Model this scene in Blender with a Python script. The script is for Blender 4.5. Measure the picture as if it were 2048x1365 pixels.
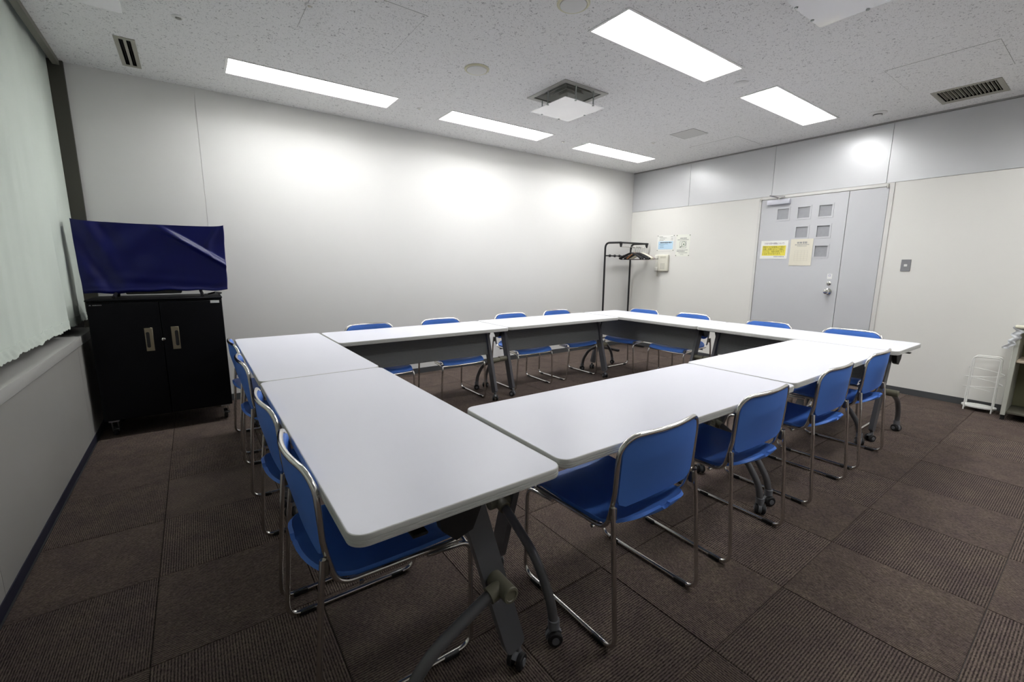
import bpy, bmesh, math, random
from mathutils import Vector, Matrix, Euler
random.seed(7)
PI = math.pi
for o in list(bpy.data.objects): bpy.data.objects.remove(o, do_unlink=True)
sc = bpy.context.scene
COL = sc.collection

# ------------------------------------------------------------------ camera
CAM_H = 1.267
YAW, PITCH, ROLL = 0.62606, 0.16982, 0.00677
FPX = 877.99                                   # focal length for a 2048 px wide frame
cy_, sy_, cp_, sp_ = math.cos(YAW), math.sin(YAW), math.cos(PITCH), math.sin(PITCH)
F_ = Vector((sy_*cp_, cy_*cp_, -sp_)); R_ = Vector((cy_, -sy_, 0)); U_ = R_.cross(F_)
R2 = R_*math.cos(ROLL) + U_*math.sin(ROLL); U2 = -R_*math.sin(ROLL) + U_*math.cos(ROLL)
cd = bpy.data.cameras.new('camera'); cam = bpy.data.objects.new('camera', cd); COL.objects.link(cam)
cam.matrix_world = Matrix(((R2.x, U2.x, -F_.x, 0), (R2.y, U2.y, -F_.y, 0), (R2.z, U2.z, -F_.z, CAM_H), (0, 0, 0, 1)))
cd.sensor_width = 36; cd.sensor_fit = 'HORIZONTAL'; cd.lens = 36*FPX/2048; cd.clip_start = .05
sc.camera = cam

# ------------------------------------------------------------------ world, exposure
w = bpy.data.worlds.new('world'); sc.world = w; w.use_nodes = True
w.node_tree.nodes['Background'].inputs[0].default_value = (.02, .02, .022, 1)
w.node_tree.nodes['Background'].inputs[1].default_value = 1
vs = sc.view_settings
vs.view_transform = 'Standard'; vs.look = 'None'; vs.gamma = 1; vs.exposure = 1.42; vs.use_curve_mapping = False
LAMP = 8.5                                      # strength of the fluorescent panels

# ------------------------------------------------------------------ room numbers (metres)
XR, YB, ZC = 5.804, 4.768, 2.713                # right wall, back wall, ceiling
XC, XP = -0.617, -0.67                          # back wall's left end, sill panel face
YN = -1.60                                      # near wall behind the camera

# ------------------------------------------------------------------ materials
MATS = {}
def mat(name, col, rough=.5, metal=0., spec=.5, noise=0., nscale=8., bump=0., bscale=200., emit=0., trans=0., alpha=1., coat=0.):
    if name in MATS: return MATS[name]
    m = bpy.data.materials.new(name); m.use_nodes = True; nt = m.node_tree; N = nt.nodes; L = nt.links
    b = N['Principled BSDF']
    c = (*col, 1)
    b.inputs['Base Color'].default_value = c; b.inputs['Roughness'].default_value = rough
    b.inputs['Metallic'].default_value = metal; b.inputs['Specular IOR Level'].default_value = spec
    b.inputs['Coat Weight'].default_value = coat
    if trans: b.inputs['Transmission Weight'].default_value = trans
    if alpha < 1: b.inputs['Alpha'].default_value = alpha
    tc = N.new('ShaderNodeTexCoord')
    n = N.new('ShaderNodeTexNoise'); n.inputs['Scale'].default_value = nscale; n.inputs['Detail'].default_value = 4
    L.new(tc.outputs['Object'], n.inputs['Vector'])
    mx = N.new('ShaderNodeMix'); mx.data_type = 'RGBA'
    k = max(noise, .012)
    mx.inputs[6].default_value = (*[max(0, v*(1-k)) for v in col], 1); mx.inputs[7].default_value = (*[min(1, v*(1+k)) for v in col], 1)
    L.new(n.outputs['Fac'], mx.inputs[0]); L.new(mx.outputs[2], b.inputs['Base Color'])
    if bump:
        n2 = N.new('ShaderNodeTexNoise'); n2.inputs['Scale'].default_value = bscale; n2.inputs['Detail'].default_value = 3
        L.new(tc.outputs['Object'], n2.inputs['Vector'])
        bp = N.new('ShaderNodeBump'); bp.inputs['Strength'].default_value = bump; bp.inputs['Distance'].default_value = .003
        L.new(n2.outputs['Fac'], bp.inputs['Height']); L.new(bp.outputs['Normal'], b.inputs['Normal'])
    if emit:
        b.inputs['Emission Color'].default_value = c; b.inputs['Emission Strength'].default_value = emit
    MATS[name] = m
    return m

def carpet(name, along):
    m = bpy.data.materials.new(name); m.use_nodes = True; nt = m.node_tree; N = nt.nodes; L = nt.links
    b = N['Principled BSDF']; b.inputs['Roughness'].default_value = .95; b.inputs['Specular IOR Level'].default_value = .15
    tc = N.new('ShaderNodeTexCoord'); oi = N.new('ShaderNodeObjectInfo')
    off = N.new('ShaderNodeVectorMath'); off.operation = 'ADD'
    sc_ = N.new('ShaderNodeMath'); sc_.operation = 'MULTIPLY'; sc_.inputs[1].default_value = 37
    L.new(oi.outputs['Random'], sc_.inputs[0]); cmb = N.new('ShaderNodeCombineXYZ')
    L.new(sc_.outputs[0], cmb.inputs[2]); L.new(tc.outputs['Object'], off.inputs[0]); L.new(cmb.outputs[0], off.inputs[1])
    wv = N.new('ShaderNodeTexWave'); wv.wave_type = 'BANDS'; wv.bands_direction = 'Y' if along == 'x' else 'X'
    wv.inputs['Scale'].default_value = 36; wv.inputs['Distortion'].default_value = 1.5; wv.inputs['Detail'].default_value = 2; wv.inputs['Detail Scale'].default_value = 14
    L.new(tc.outputs['Object'], wv.inputs['Vector'])
    # streaky fibre noise stretched along the ribs
    mp = N.new('ShaderNodeMapping'); mp.inputs['Scale'].default_value = (95, 300, 60) if along == 'x' else (300, 95, 60)
    L.new(off.outputs[0], mp.inputs['Vector'])
    n1 = N.new('ShaderNodeTexNoise'); n1.inputs['Scale'].default_value = 1; n1.inputs['Detail'].default_value = 3; L.new(mp.outputs[0], n1.inputs['Vector'])
    n2 = N.new('ShaderNodeTexNoise'); n2.inputs['Scale'].default_value = 9; n2.inputs['Detail'].default_value = 5; L.new(off.outputs[0], n2.inputs['Vector'])
    r1 = N.new('ShaderNodeValToRGB'); r1.color_ramp.elements[0].position = .36; r1.color_ramp.elements[1].position = .88
    r1.color_ramp.elements[0].color = (.026, .0215, .020, 1); r1.color_ramp.elements[1].color = (.185, .160, .145, 1)
    mm = N.new('ShaderNodeMath'); mm.operation = 'MULTIPLY_ADD'; mm.inputs[1].default_value = .40
    m2 = N.new('ShaderNodeMath'); m2.operation = 'MULTIPLY'; m2.inputs[1].default_value = .86
    L.new(n1.outputs['Fac'], m2.inputs[0]); L.new(wv.outputs['Fac'], mm.inputs[0]); L.new(m2.outputs[0], mm.inputs[2]); L.new(mm.outputs[0], r1.inputs['Fac'])
    # mottled hue drift between plum and brown
    r2 = N.new('ShaderNodeValToRGB'); r2.color_ramp.elements[0].color = (.84, .77, .79, 1); r2.color_ramp.elements[1].color = (1.08, 1.02, .94, 1)
    r2.color_ramp.elements[0].position = .35; r2.color_ramp.elements[1].position = .68
    L.new(n2.outputs['Fac'], r2.inputs['Fac'])
    mx = N.new('ShaderNodeMix'); mx.data_type = 'RGBA'; mx.blend_type = 'MULTIPLY'; mx.inputs[0].default_value = 1
    L.new(r1.outputs[0], mx.inputs[6]); L.new(r2.outputs[0], mx.inputs[7])
    n3 = N.new('ShaderNodeTexNoise'); n3.inputs['Scale'].default_value = 120; n3.inputs['Detail'].default_value = 2; L.new(off.outputs[0], n3.inputs['Vector'])
    r3 = N.new('ShaderNodeValToRGB'); r3.color_ramp.elements[0].position = .36; r3.color_ramp.elements[1].position = .64
    r3.color_ramp.elements[0].color = (.86, .785, .82, 1); r3.color_ramp.elements[1].color = (1.12, 1.10, 1.0, 1); L.new(n3.outputs['Fac'], r3.inputs['Fac'])
    mx3 = N.new('ShaderNodeMix'); mx3.data_type = 'RGBA'; mx3.blend_type = 'MULTIPLY'; mx3.inputs[0].default_value = 1
    L.new(mx.outputs[2], mx3.inputs[6]); L.new(r3.outputs[0], mx3.inputs[7]); mx = mx3
    hv = N.new('ShaderNodeHueSaturation'); mr = N.new('ShaderNodeMapRange'); mr.inputs[3].default_value = .86; mr.inputs[4].default_value = 1.1
    L.new(oi.outputs['Random'], mr.inputs[0]); L.new(mr.outputs[0], hv.inputs['Value']); L.new(mx.outputs[2], hv.inputs['Color'])
    L.new(hv.outputs[0], b.inputs['Base Color'])
    bp = N.new('ShaderNodeBump'); bp.inputs['Strength'].default_value = .7; bp.inputs['Distance'].default_value = .004
    L.new(mm.outputs[0], bp.inputs['Height']); L.new(bp.outputs['Normal'], b.inputs['Normal'])
    MATS[name] = m
    return m

def ceiling_mat():
    m = bpy.data.materials.new('mineral_ceiling'); m.use_nodes = True; nt = m.node_tree; N = nt.nodes; L = nt.links
    b = N['Principled BSDF']; b.inputs['Roughness'].default_value = .9; b.inputs['Specular IOR Level'].default_value = .2
    tc = N.new('ShaderNodeTexCoord')
    n = N.new('ShaderNodeTexNoise'); n.inputs['Scale'].default_value = 62; n.inputs['Detail'].default_value = 2.5; n.inputs['Distortion'].default_value = 1.6
    L.new(tc.outputs['Object'], n.inputs['Vector'])
    r = N.new('ShaderNodeValToRGB'); e = r.color_ramp.elements
    e[0].position = .325; e[0].color = (.40, .40, .40, 1); e[1].position = .40; e[1].color = (.86, .86, .85, 1)
    L.new(n.outputs['Fac'], r.inputs['Fac'])
    n2 = N.new('ShaderNodeTexNoise'); n2.inputs['Scale'].default_value = 160; n2.inputs['Detail'].default_value = 3; L.new(tc.outputs['Object'], n2.inputs['Vector'])
    r2 = N.new('ShaderNodeValToRGB'); r2.color_ramp.elements[0].color = (.90, .90, .90, 1); r2.color_ramp.elements[0].position = .35; r2.color_ramp.elements[1].position = .6
    L.new(n2.outputs['Fac'], r2.inputs['Fac'])
    mx = N.new('ShaderNodeMix'); mx.data_type = 'RGBA'; mx.blend_type = 'MULTIPLY'; mx.inputs[0].default_value = 1
    L.new(r.outputs[0], mx.inputs[6]); L.new(r2.outputs[0], mx.inputs[7]); L.new(mx.outputs[2], b.inputs['Base Color'])
    bp = N.new('ShaderNodeBump'); bp.inputs['Strength'].default_value = .35; bp.inputs['Distance'].default_value = .002
    L.new(r.outputs[0], bp.inputs['Height']); L.new(bp.outputs['Normal'], b.inputs['Normal'])
    return m

def ribbed(name, col, rough, metal):
    m = mat(name, col, rough, metal, noise=.05, nscale=3)
    N = m.node_tree.nodes; L = m.node_tree.links
    tc = N.new('ShaderNodeTexCoord'); wv = N.new('ShaderNodeTexWave'); wv.bands_direction = 'Z'; wv.inputs['Scale'].default_value = 34
    L.new(tc.outputs['Object'], wv.inputs['Vector'])
    bp = N.new('ShaderNodeBump'); bp.inputs['Strength'].default_value = .5; bp.inputs['Distance'].default_value = .003
    L.new(wv.outputs['Fac'], bp.inputs['Height']); L.new(bp.outputs['Normal'], N['Principled BSDF'].inputs['Normal'])
    return m

WHITE_WALL = mat('wall_beige', (.74, .73, .69), .6, spec=.25, noise=.02, nscale=2)
BACK_WALL = mat('wall_white', (.73, .725, .705), .62, spec=.25, noise=.02, nscale=2)
UPPER = mat('satin_panel', (.60, .605, .615), .33, .25, noise=.02, nscale=3)
DOORG = mat('door_grey', (.545, .55, .565), .4, noise=.015)
FRAMEC = mat('frame_cream', (.66, .65, .62), .4)
BASEB = mat('baseboard_grey', (.062, .065, .068), .6)
NAVYB = mat('baseboard_navy', (.012, .012, .03), .6)
SILLM = mat('sill_metal', (.58, .575, .545), .38, .2, noise=.03, nscale=20)
PANELM = mat('panel_metal', (.40, .395, .37), .42, .2, noise=.05, nscale=5)
OLIVE = mat('olive_frame', (.055, .052, .040), .5)
OLIVE2 = mat('olive_rail', (.17, .165, .135), .45)
BLACKP = mat('black_plastic', (.008, .008, .009), .5)
BLACKM = mat('black_metal', (.010, .010, .011), .38)
CABM = mat('cabinet_black', (.003, .003, .0045), .6, spec=.15)
CHROME = mat('chrome', (.72, .70, .67), .16, 1.0, noise=.03)
STEEL = mat('brushed_steel', (.42, .36, .26), .32, 1.0, noise=.08, nscale=60)
TOPM = mat('laminate_top', (.77, .775, .85), .32, spec=.35, noise=.008, nscale=3)
EDGEM = mat('edge_grey', (.60, .60, .58), .45)
GROOVE = mat('edge_groove', (.06, .06, .058), .6)
LEGM = mat('leg_grey', (.135, .138, .152), .38, .2, noise=.04, nscale=30)
TUBEM = mat('tube_grey', (.125, .125, .132), .35, .25)
JOINTM = mat('joint_khaki', (.15, .142, .10), .45)
CASTM = mat('caster_grey', (.16, .165, .18), .5)
TYRE = mat('caster_tyre', (.010, .010, .012), .6)
PANELR = ribbed('modesty_ribbed', (.20, .21, .22), .45, .2)
BLUE = mat('chair_blue', (.080, .215, .68), .46, spec=.3, noise=.05, nscale=12, bump=.06, bscale=500)
CREAM = mat('cream_plastic', (.70, .68, .58), .4)
WHITEP = mat('white_plastic', (.78, .78, .76), .4)
YELLOWRIM = mat('yellowed_plastic', (.66, .64, .47), .45)
PAPERW = mat('paper_white', (.82, .82, .78), .7)
PAPERC = mat('paper_cream', (.72, .685, .57), .7)
PAPERY = mat('paper_yellow', (.80, .70, .10), .7)
PAPERB = mat('paper_blue', (.50, .68, .82), .7)
INK = mat('ink_black', (.05, .05, .045), .8)
INKG = mat('ink_grey', (.34, .34, .32), .8)
INKP = mat('ink_plum', (.13, .07, .12), .8)
INKO = mat('ink_olive', (.16, .135, .02), .8)
SEAMM = mat('seam_dark', (.05, .05, .05), .8)
PINM = mat('pin_metal', (.28, .28, .25), .35, .6)
LIGHTM = mat('lamp_diffuser', (1, 1, 1), .5, emit=LAMP)
HOUSING = mat('lamp_housing', (.72, .72, .70), .5)
DARKIN = mat('duct_dark', (.004, .004, .004), .9)
VENTM = mat('vent_beige', (.36, .35, .29), .5)
DIFFM = mat('diffuser_grey', (.44, .44, .41), .5)
GLASSD = mat('door_glass', (.33, .335, .35), .3, spec=.5, noise=.08, nscale=30)
ACRY = mat('acrylic_white', (.92, .92, .93), .06, spec=.9, coat=1.)
CEIL = ceiling_mat()
CURT = mat('curtain_fabric', (.66, .725, .655), .85, spec=.1, noise=.03, nscale=3, bump=.15, bscale=300)
CLOTH = mat('cover_blue', (.002, .0045, .085), .40, spec=.3, noise=.1, nscale=10)
SHELFM = mat('shelf_grey', (.50, .51, .45), .5)
WIREW = mat('wire_white', (.80, .80, .77), .4)
HANGB = mat('hanger_black', (.008, .008, .010), .35)
HANGW = mat('hanger_cream', (.72, .68, .56), .45)
HANGO = mat('hanger_wood', (.42, .17, .05), .5)
HANGP = mat('hanger_mauve', (.34, .27, .27), .4)
BAGM = mat('bag_plastic', (.72, .74, .76), .3, alpha=.75)
CARX = carpet('carpet_ribs_x', 'x'); CARY = carpet('carpet_ribs_y', 'y')

# ------------------------------------------------------------------ mesh helpers
class MB:
    def __init__(s): s.v = []; s.f = []; s.m = None
    def add(s, vs, fs):
        k = len(s.v); s.v += [tuple(v) for v in vs]; s.f += [tuple(i+k for i in f) for f in fs]; return s
    def box(s, x0, x1, y0, y1, z0, z1, M=None):
        vs = [Vector(p) for p in ((x0,y0,z0),(x1,y0,z0),(x1,y1,z0),(x0,y1,z0),(x0,y0,z1),(x1,y0,z1),(x1,y1,z1),(x0,y1,z1))]
        if M is not None: vs = [M @ v for v in vs]
        return s.add(vs, [(0,3,2,1),(4,5,6,7),(0,1,5,4),(1,2,6,5),(2,3,7,6),(3,0,4,7)])
    def rbox(s, x0, x1, y0, y1, z0, z1, r=.004, seg=2, M=None):
        bm = bmesh.new(); bmesh.ops.create_cube(bm, size=1)
        for v in bm.verts: v.co = Vector((x0+(v.co.x+.5)*(x1-x0), y0+(v.co.y+.5)*(y1-y0), z0+(v.co.z+.5)*(z1-z0)))
        bmesh.ops.bevel(bm, geom=bm.edges[:], offset=r, segments=seg, affect='EDGES', profile=.5)
        bm.verts.index_update()
        s.add([(M @ v.co) if M is not None else v.co.copy() for v in bm.verts], [[v.index for v in f.verts] for f in bm.faces]); bm.free(); return s
    def tube(s, path, r, seg=10, closed=False, caps=True):
        P = [Vector(p) for p in path]; n = len(P)
        rs = r if isinstance(r, (list, tuple)) else [r]*n
        T = []
        for i in range(n):
            a = P[(i-1) % n] if (closed or i > 0) else P[i]; b = P[(i+1) % n] if (closed or i < n-1) else P[i]
            T.append((b-a).normalized())
        u = T[0].orthogonal().normalized(); k = len(s.v)
        for i in range(n):
            if i: 
                ax = T[i-1].cross(T[i])
                if ax.length > 1e-8: u = Matrix.Rotation(T[i-1].angle(T[i]), 3, ax.normalized()) @ u
            u = (u - T[i]*u.dot(T[i])).normalized(); w_ = T[i].cross(u)
            for j in range(seg):
                a = 2*PI*j/seg; s.v.append(tuple(P[i] + (u*math.cos(a) + w_*math.sin(a))*rs[i]))
        for i in range(n if closed else n-1):
            for j in range(seg):
                a = k+i*seg+j; b = k+i*seg+(j+1) % seg; c = k+((i+1) % n)*seg+(j+1) % seg; d = k+((i+1) % n)*seg+j
                s.f.append((a, b, c, d))
        if caps and not closed:
            s.f.append(tuple(k+j for j in reversed(range(seg)))); s.f.append(tuple(k+(n-1)*seg+j for j in range(seg)))
        return s
    def cyl(s, p0, p1, r, seg=16): return s.tube([p0, p1], r, seg)
    def lathe(s, prof, seg=24, M=None):
        k = len(s.v)
        for r, z in prof:
            for j in range(seg):
                a = 2*PI*j/seg; p = Vector((r*math.cos(a), r*math.sin(a), z)); s.v.append(tuple(M @ p if M is not None else p))
        for i in range(len(prof)-1):
            for j in range(seg):
                s.f.append((k+i*seg+j, k+i*seg+(j+1) % seg, k+(i+1)*seg+(j+1) % seg, k+(i+1)*seg+j))
        s.f.append(tuple(k+j for j in reversed(range(seg)))); s.f.append(tuple(k+(len(prof)-1)*seg+j for j in range(seg)))
        return s
    def prism(s, poly, z0, z1, M=None):
        n = len(poly); vs = [Vector((x, y, z0)) for x, y in poly] + [Vector((x, y, z1)) for x, y in poly]
        if M is not None: vs = [M @ v for v in vs]
        fs = [tuple(reversed(range(n))), tuple(range(n, 2*n))] + [(i, (i+1) % n, n+(i+1) % n, n+i) for i in range(n)]
        return s.add(vs, fs)
    def grid(s, fn, nu, nv, thick=None):
        """fn(u,v)->(Vector); thick: offset vector function gives the back side, closing the shell"""
        k = len(s.v); A = [[Vector(fn(i/nu, j/nv)) for j in range(nv+1)] for i in range(nu+1)]
        idx = lambda i, j, b=0: k + b*(nu+1)*(nv+1) + i*(nv+1)+j
        s.v += [tuple(p) for row in A for p in row]
        s.f += [(idx(i,j), idx(i+1,j), idx(i+1,j+1), idx(i,j+1)) for i in range(nu) for j in range(nv)]
        if thick:
            for i in range(nu+1):
                for j in range(nv+1):
                    du = A[min(i+1,nu)][j]-A[max(i-1,0)][j]; dv = A[i][min(j+1,nv)]-A[i][max(j-1,0)]
                    n = du.cross(dv).normalized(); s.v.append(tuple(A[i][j]-n*thick))
            s.f += [(idx(i,j,1), idx(i,j+1,1), idx(i+1,j+1,1), idx(i+1,j,1)) for i in range(nu) for j in range(nv)]
            for i in range(nu):
                s.f.append((idx(i,0), idx(i,0,1), idx(i+1,0,1), idx(i+1,0))); s.f.append((idx(i,nv), idx(i+1,nv), idx(i+1,nv,1), idx(i,nv,1)))
            for j in range(nv):
                s.f.append((idx(0,j), idx(0,j+1), idx(0,j+1,1), idx(0,j,1))); s.f.append((idx(nu,j), idx(nu,j,1), idx(nu,j+1,1), idx(nu,j+1)))
        return s
    def slab(s, x0, x1, y0, y1, z0, z1, holes, M=None):
        """flat slab with rectangular holes"""
        xs = sorted({x0, x1, *[h[0] for h in holes], *[h[1] for h in holes]}); ys = sorted({y0, y1, *[h[2] for h in holes], *[h[3] for h in holes]})
        xs = [x for x in xs if x0 <= x <= x1]; ys = [y for y in ys if y0 <= y <= y1]
        sol = lambda i, j: 0 <= i < len(xs)-1 and 0 <= j < len(ys)-1 and not any(h[0] <= (xs[i]+xs[i+1])/2 <= h[1] and h[2] <= (ys[j]+ys[j+1])/2 <= h[3] for h in holes)
        D = {}; V = []; Fc = []
        def vi(i, j, t):
            if (i,j,t) not in D: D[(i,j,t)] = len(V); p = Vector((xs[i], ys[j], z1 if t else z0)); V.append(M @ p if M is not None else p)
            return D[(i,j,t)]
        for i in range(len(xs)-1):
            for j in range(len(ys)-1):
                if not sol(i,j): continue
                Fc.append((vi(i,j,1),vi(i+1,j,1),vi(i+1,j+1,1),vi(i,j+1,1))); Fc.append((vi(i,j,0),vi(i,j+1,0),vi(i+1,j+1,0),vi(i+1,j,0)))
                if not sol(i-1,j): Fc.append((vi(i,j,0),vi(i,j,1),vi(i,j+1,1),vi(i,j+1,0)))
                if not sol(i+1,j): Fc.append((vi(i+1,j,0),vi(i+1,j+1,0),vi(i+1,j+1,1),vi(i+1,j,1)))
                if not sol(i,j-1): Fc.append((vi(i,j,0),vi(i+1,j,0),vi(i+1,j,1),vi(i,j,1)))
                if not sol(i,j+1): Fc.append((vi(i,j+1,0),vi(i,j+1,1),vi(i+1,j+1,1),vi(i+1,j+1,0)))
        return s.add(V, Fc)
    def build(s, name, material, parent=None, angle=38, M=None):
        me = bpy.data.meshes.new(name); me.from_pydata(s.v, [], s.f); me.validate(); me.update()
        me.materials.append(material)
        if angle:
            me.polygons.foreach_set('use_smooth', [True]*len(me.polygons)); me.set_sharp_from_angle(angle=math.radians(angle))
        o = bpy.data.objects.new(name, me); COL.objects.link(o)
        if parent is not None: o.parent = parent
        if M is not None: o.matrix_local = M
        return o

def tag(o, label, cat, group=None):
    o['label'] = label; o['category'] = cat
    if group: o['group'] = group
    return o
def thing(name, label, cat, loc=(0,0,0), rotz=0., group=None, M=None):
    o = bpy.data.objects.new(name, None); COL.objects.link(o); o.empty_display_size = .1
    if M is not None: o.matrix_world = M
    else: o.location = loc; o.rotation_euler = (0, 0, rotz)
    return tag(o, label, cat, group)
def struct(o, label=None):
    o['kind'] = 'structure'
    if label: o['label'] = label
    return o
def copy_tree(o, parent=None):
    c = o.copy(); COL.objects.link(c)
    if parent is not None: c.parent = parent; c.matrix_parent_inverse = o.matrix_parent_inverse.copy()
    for ch in o.children: copy_tree(ch, c)
    return c
def fillet(pts, rad, n=6):
    """polyline with rounded corners"""
    P = [Vector(p) for p in pts]; out = [P[0]]
    for i in range(1, len(P)-1):
        r = rad[i-1] if isinstance(rad, (list, tuple)) else rad
        a = (P[i-1]-P[i]); b = (P[i+1]-P[i]); la, lb = a.length, b.length; a.normalize(); b.normalize()
        ang = a.angle(b); d = min(r/math.tan(ang/2), la*.49, lb*.49)
        p0 = P[i]+a*d; p2 = P[i]+b*d
        for k in range(n+1):
            t = k/n; out.append(p0*(1-t)**2 + P[i]*2*t*(1-t) + p2*t*t)
    out.append(P[-1]); return out
def text(name, s, size, M, material, parent, align='LEFT', width=None):
    cu = bpy.data.curves.new('txt', 'FONT'); cu.body = s; cu.size = size; cu.align_x = align; cu.fill_mode = 'FRONT'; cu.resolution_u = 2
    t = bpy.data.objects.new('txt', cu); COL.objects.link(t)
    bpy.context.view_layer.update()
    me = bpy.data.meshes.new_from_object(t.evaluated_get(bpy.context.evaluated_depsgraph_get()))
    bpy.data.objects.remove(t, do_unlink=True); me.materials.clear(); me.materials.append(material)
    if width and len(me.vertices):
        x0 = min(v.co.x for v in me.vertices); x1 = max(v.co.x for v in me.vertices); k = width/(x1-x0)
        for v in me.vertices: v.co.x = (v.co.x-x0)*k
    o = bpy.data.objects.new(name, me); COL.objects.link(o); o.parent = parent; o.matrix_local = M
    return o
# a frame on the right wall: local x runs to the viewer's right, y up, z into the room
def onright(y, z, x=XR): return Matrix(((0,0,-1,x), (-1,0,0,y), (0,1,0,z), (0,0,0,1)))

# ================================================================== SETTING
# ---- floor of carpet tiles
base = struct(MB().box(-.95, XR+.05, YN, YB+.05, -.06, -.009).build('floor', BASEB, angle=0), 'carpet-tile floor with ribs turned in a chequer')
PX, PY, X0, Y0 = .509, .5036, -.2236, .636
def tile_mesh(nm, m):
    g = .0008; h = .0025; a, b = PX/2-g, PY/2-g
    vs = [(-a,-b,-.009),(a,-b,-.009),(a,b,-.009),(-a,b,-.009),(-a,-b,-h),(a,-b,-h),(a,b,-h),(-a,b,-h),(-a+h,-b+h,0),(a-h,-b+h,0),(a-h,b-h,0),(-a+h,b-h,0)]
    fs = [(0,1,5,4),(1,2,6,5),(2,3,7,6),(3,0,4,7),(4,5,9,8),(5,6,10,9),(6,7,11,10),(7,4,8,11),(8,9,10,11)]
    me = bpy.data.meshes.new(nm); me.from_pydata(vs, [], fs); me.materials.append(m); return me
TM = [tile_mesh('carpet_tile_a', CARX), tile_mesh('carpet_tile_b', CARY)]
for i in range(-1, 12):
    for j in range(-5, 9):
        cx, cyy = X0+(i+.5)*PX, Y0+(j+.5)*PY
        lo, hi = max(cx-PX/2, XP+.01), min(cx+PX/2, XR); l2, h2 = max(cyy-PY/2, YN), min(cyy+PY/2, YB)
        if hi-lo < .02 or h2-l2 < .02: continue
        o = bpy.data.objects.new('carpet_tile', TM[(i+j) % 2]); COL.objects.link(o); o.parent = base
        o.scale = ((hi-lo)/PX, (h2-l2)/PY, 1)
        o.location = ((lo+hi)/2, (l2+h2)/2, -.0006*random.random())

# ---- ceiling with its openings
LIGHTS = [(.985, 4.11), (2.785, 4.11), (4.612, 4.11), (2.790, 2.02), (4.612, 2.02), (2.790, -.07), (4.612, -.07)]
LW, LD = 1.27, .305
holes = [(x-LW/2, x+LW/2, y-LD/2, y+LD/2) for x, y in LIGHTS]
DIFF = [(2.762, 3.035), (2.770, .985)]; DS = .225
holes += [(x-DS, x+DS, y-DS, y+DS) for x, y in DIFF]
VL = (-.262, -.168, 4.04, 4.55); VL2 = (-.262, -.168, 2.86, 3.37)
VR = (5.165, 5.56, .785, 1.165)
holes += [VL, VL2, VR]
ceil = struct(MB().slab(-.64, XR+.05, YN, YB+.05, ZC, ZC+.018, holes).build('ceiling', CEIL, angle=0), 'speckled mineral-board ceiling')

# ---- walls
WT = .1
wb = struct(MB().box(-1.0, XR+WT, YB+.012, YB+WT, -.06, ZC+.2).build('wall_back', BACK_WALL, angle=0), 'pale beige panelled back wall')
for x0, x1 in ((XC, .1555), (.1575, XR)):
    MB().box(x0, x1, YB, YB+.013, .06, ZC).build('wall_panel', BACK_WALL, wb, angle=0)
struct(MB().box(XC, XR, YB-.006, YB+.012, 0, .062).build('baseboard_back', BASEB, angle=0))

wr = struct(MB().box(XR+.012, XR+WT, YN, YB+WT, -.06, ZC+.2).build('wall_right', WHITE_WALL, angle=0), 'right wall with grey band of upper panels and door')
ZB = 2.118
ys = [YB, 3.780, 2.664, 1.562, .30, YN]
for a, b in zip(ys[:-1], ys[1:]):
    MB().box(XR, XR+.013, b+.002, a-.002, ZB+.003, ZC-.018).build('upper_panel', UPPER, wr, angle=0)
for a, b in ((YB, 2.80), (1.488, .30), (.297, YN)):
    MB().box(XR, XR+.013, b, a, .06, ZB-.002).build('lower_panel', WHITE_WALL, wr, angle=0)
struct(MB().box(XR-.006, XR+.013, YN, YB, ZC-.014, ZC).build('trim_1', mat('trim_grey', (.30, .30, .29), .5), angle=0), 'grey shadow trim between ceiling and right wall')
for a, b in ((YB, 2.80), (1.488, YN)):
    struct(MB().box(XR-.006, XR+.012, b, a, 0, .062).build('baseboard_right', BASEB, angle=0))
struct(MB().box(-1.0, XR+WT, YN-WT, YN, -.06, ZC+.2).build('wall_near', mat('partition_white', (.62, .615, .60), .6), angle=0), 'plain wall behind the viewer')

# ---- left wall: sill box, panels, window strip behind the curtain
wl = struct(MB().box(-1.05, -.93, YN, YB+WT, -.06, ZC+.25).build('wall_left', mat('window_dark', (.03, .035, .035), .3), angle=0), 'dark window wall behind the curtain')
ys = [YN, .465, 2.264, 4.07, YB]
for a, b in zip(ys[:-1], ys[1:]):
    MB().box(XP-.03, XP, a+.0015, b-.0015, .05, .70).build('wall_panel', PANELM, wl, angle=0)
MB().box(-.93, XP-.028, YN, YB, -.05, .70).build('panel_backing', OLIVE, wl, angle=0)
MB().box(-.93, XP-.002, YN, YB, .6985, .707).build('sill_groove', OLIVE, wl, angle=0)
MB().rbox(-.93, XP+.008, YN, YB, .706, .765, .003, 2).build('sill', SILLM, wl)
struct(MB().box(XP-.02, XP+.004, YN, YB, 0, .05).build('baseboard_left', NAVYB, angle=0))
win = struct(bpy.data.objects.new('window_1', None), 'window hidden behind the pale curtain'); COL.objects.link(win)
MB().box(-.935, -.915, YN, YB, .765, ZC+.2).build('pane', mat('night_glass', (.02, .025, .022), .08), win, angle=0)
for y in (-.2, 1.1, 2.4, 3.7): MB().box(-.92, -.88, y-.03, y+.03, .765, ZC+.2).build('mullion', OLIVE, win, angle=0)
# dark post at the far end and the curtain-box rail at the ceiling
struct(MB().box(-.72, XC, YB-.028, YB+.012, .765, ZC-.001).build('trim_2', OLIVE, angle=0), 'dark olive window post in the far corner')
struct(MB().box(-.672, -.635, YN, YB-.03, ZC-.035, ZC+.02).build('trim_3', OLIVE2, angle=0), 'olive curtain-box rail along the ceiling')
struct(MB().box(-.93, -.64, YN, YB+.05, ZC+.18, ZC+.2).build('trim_4', OLIVE, angle=0), 'dark top of the curtain recess')

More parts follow.
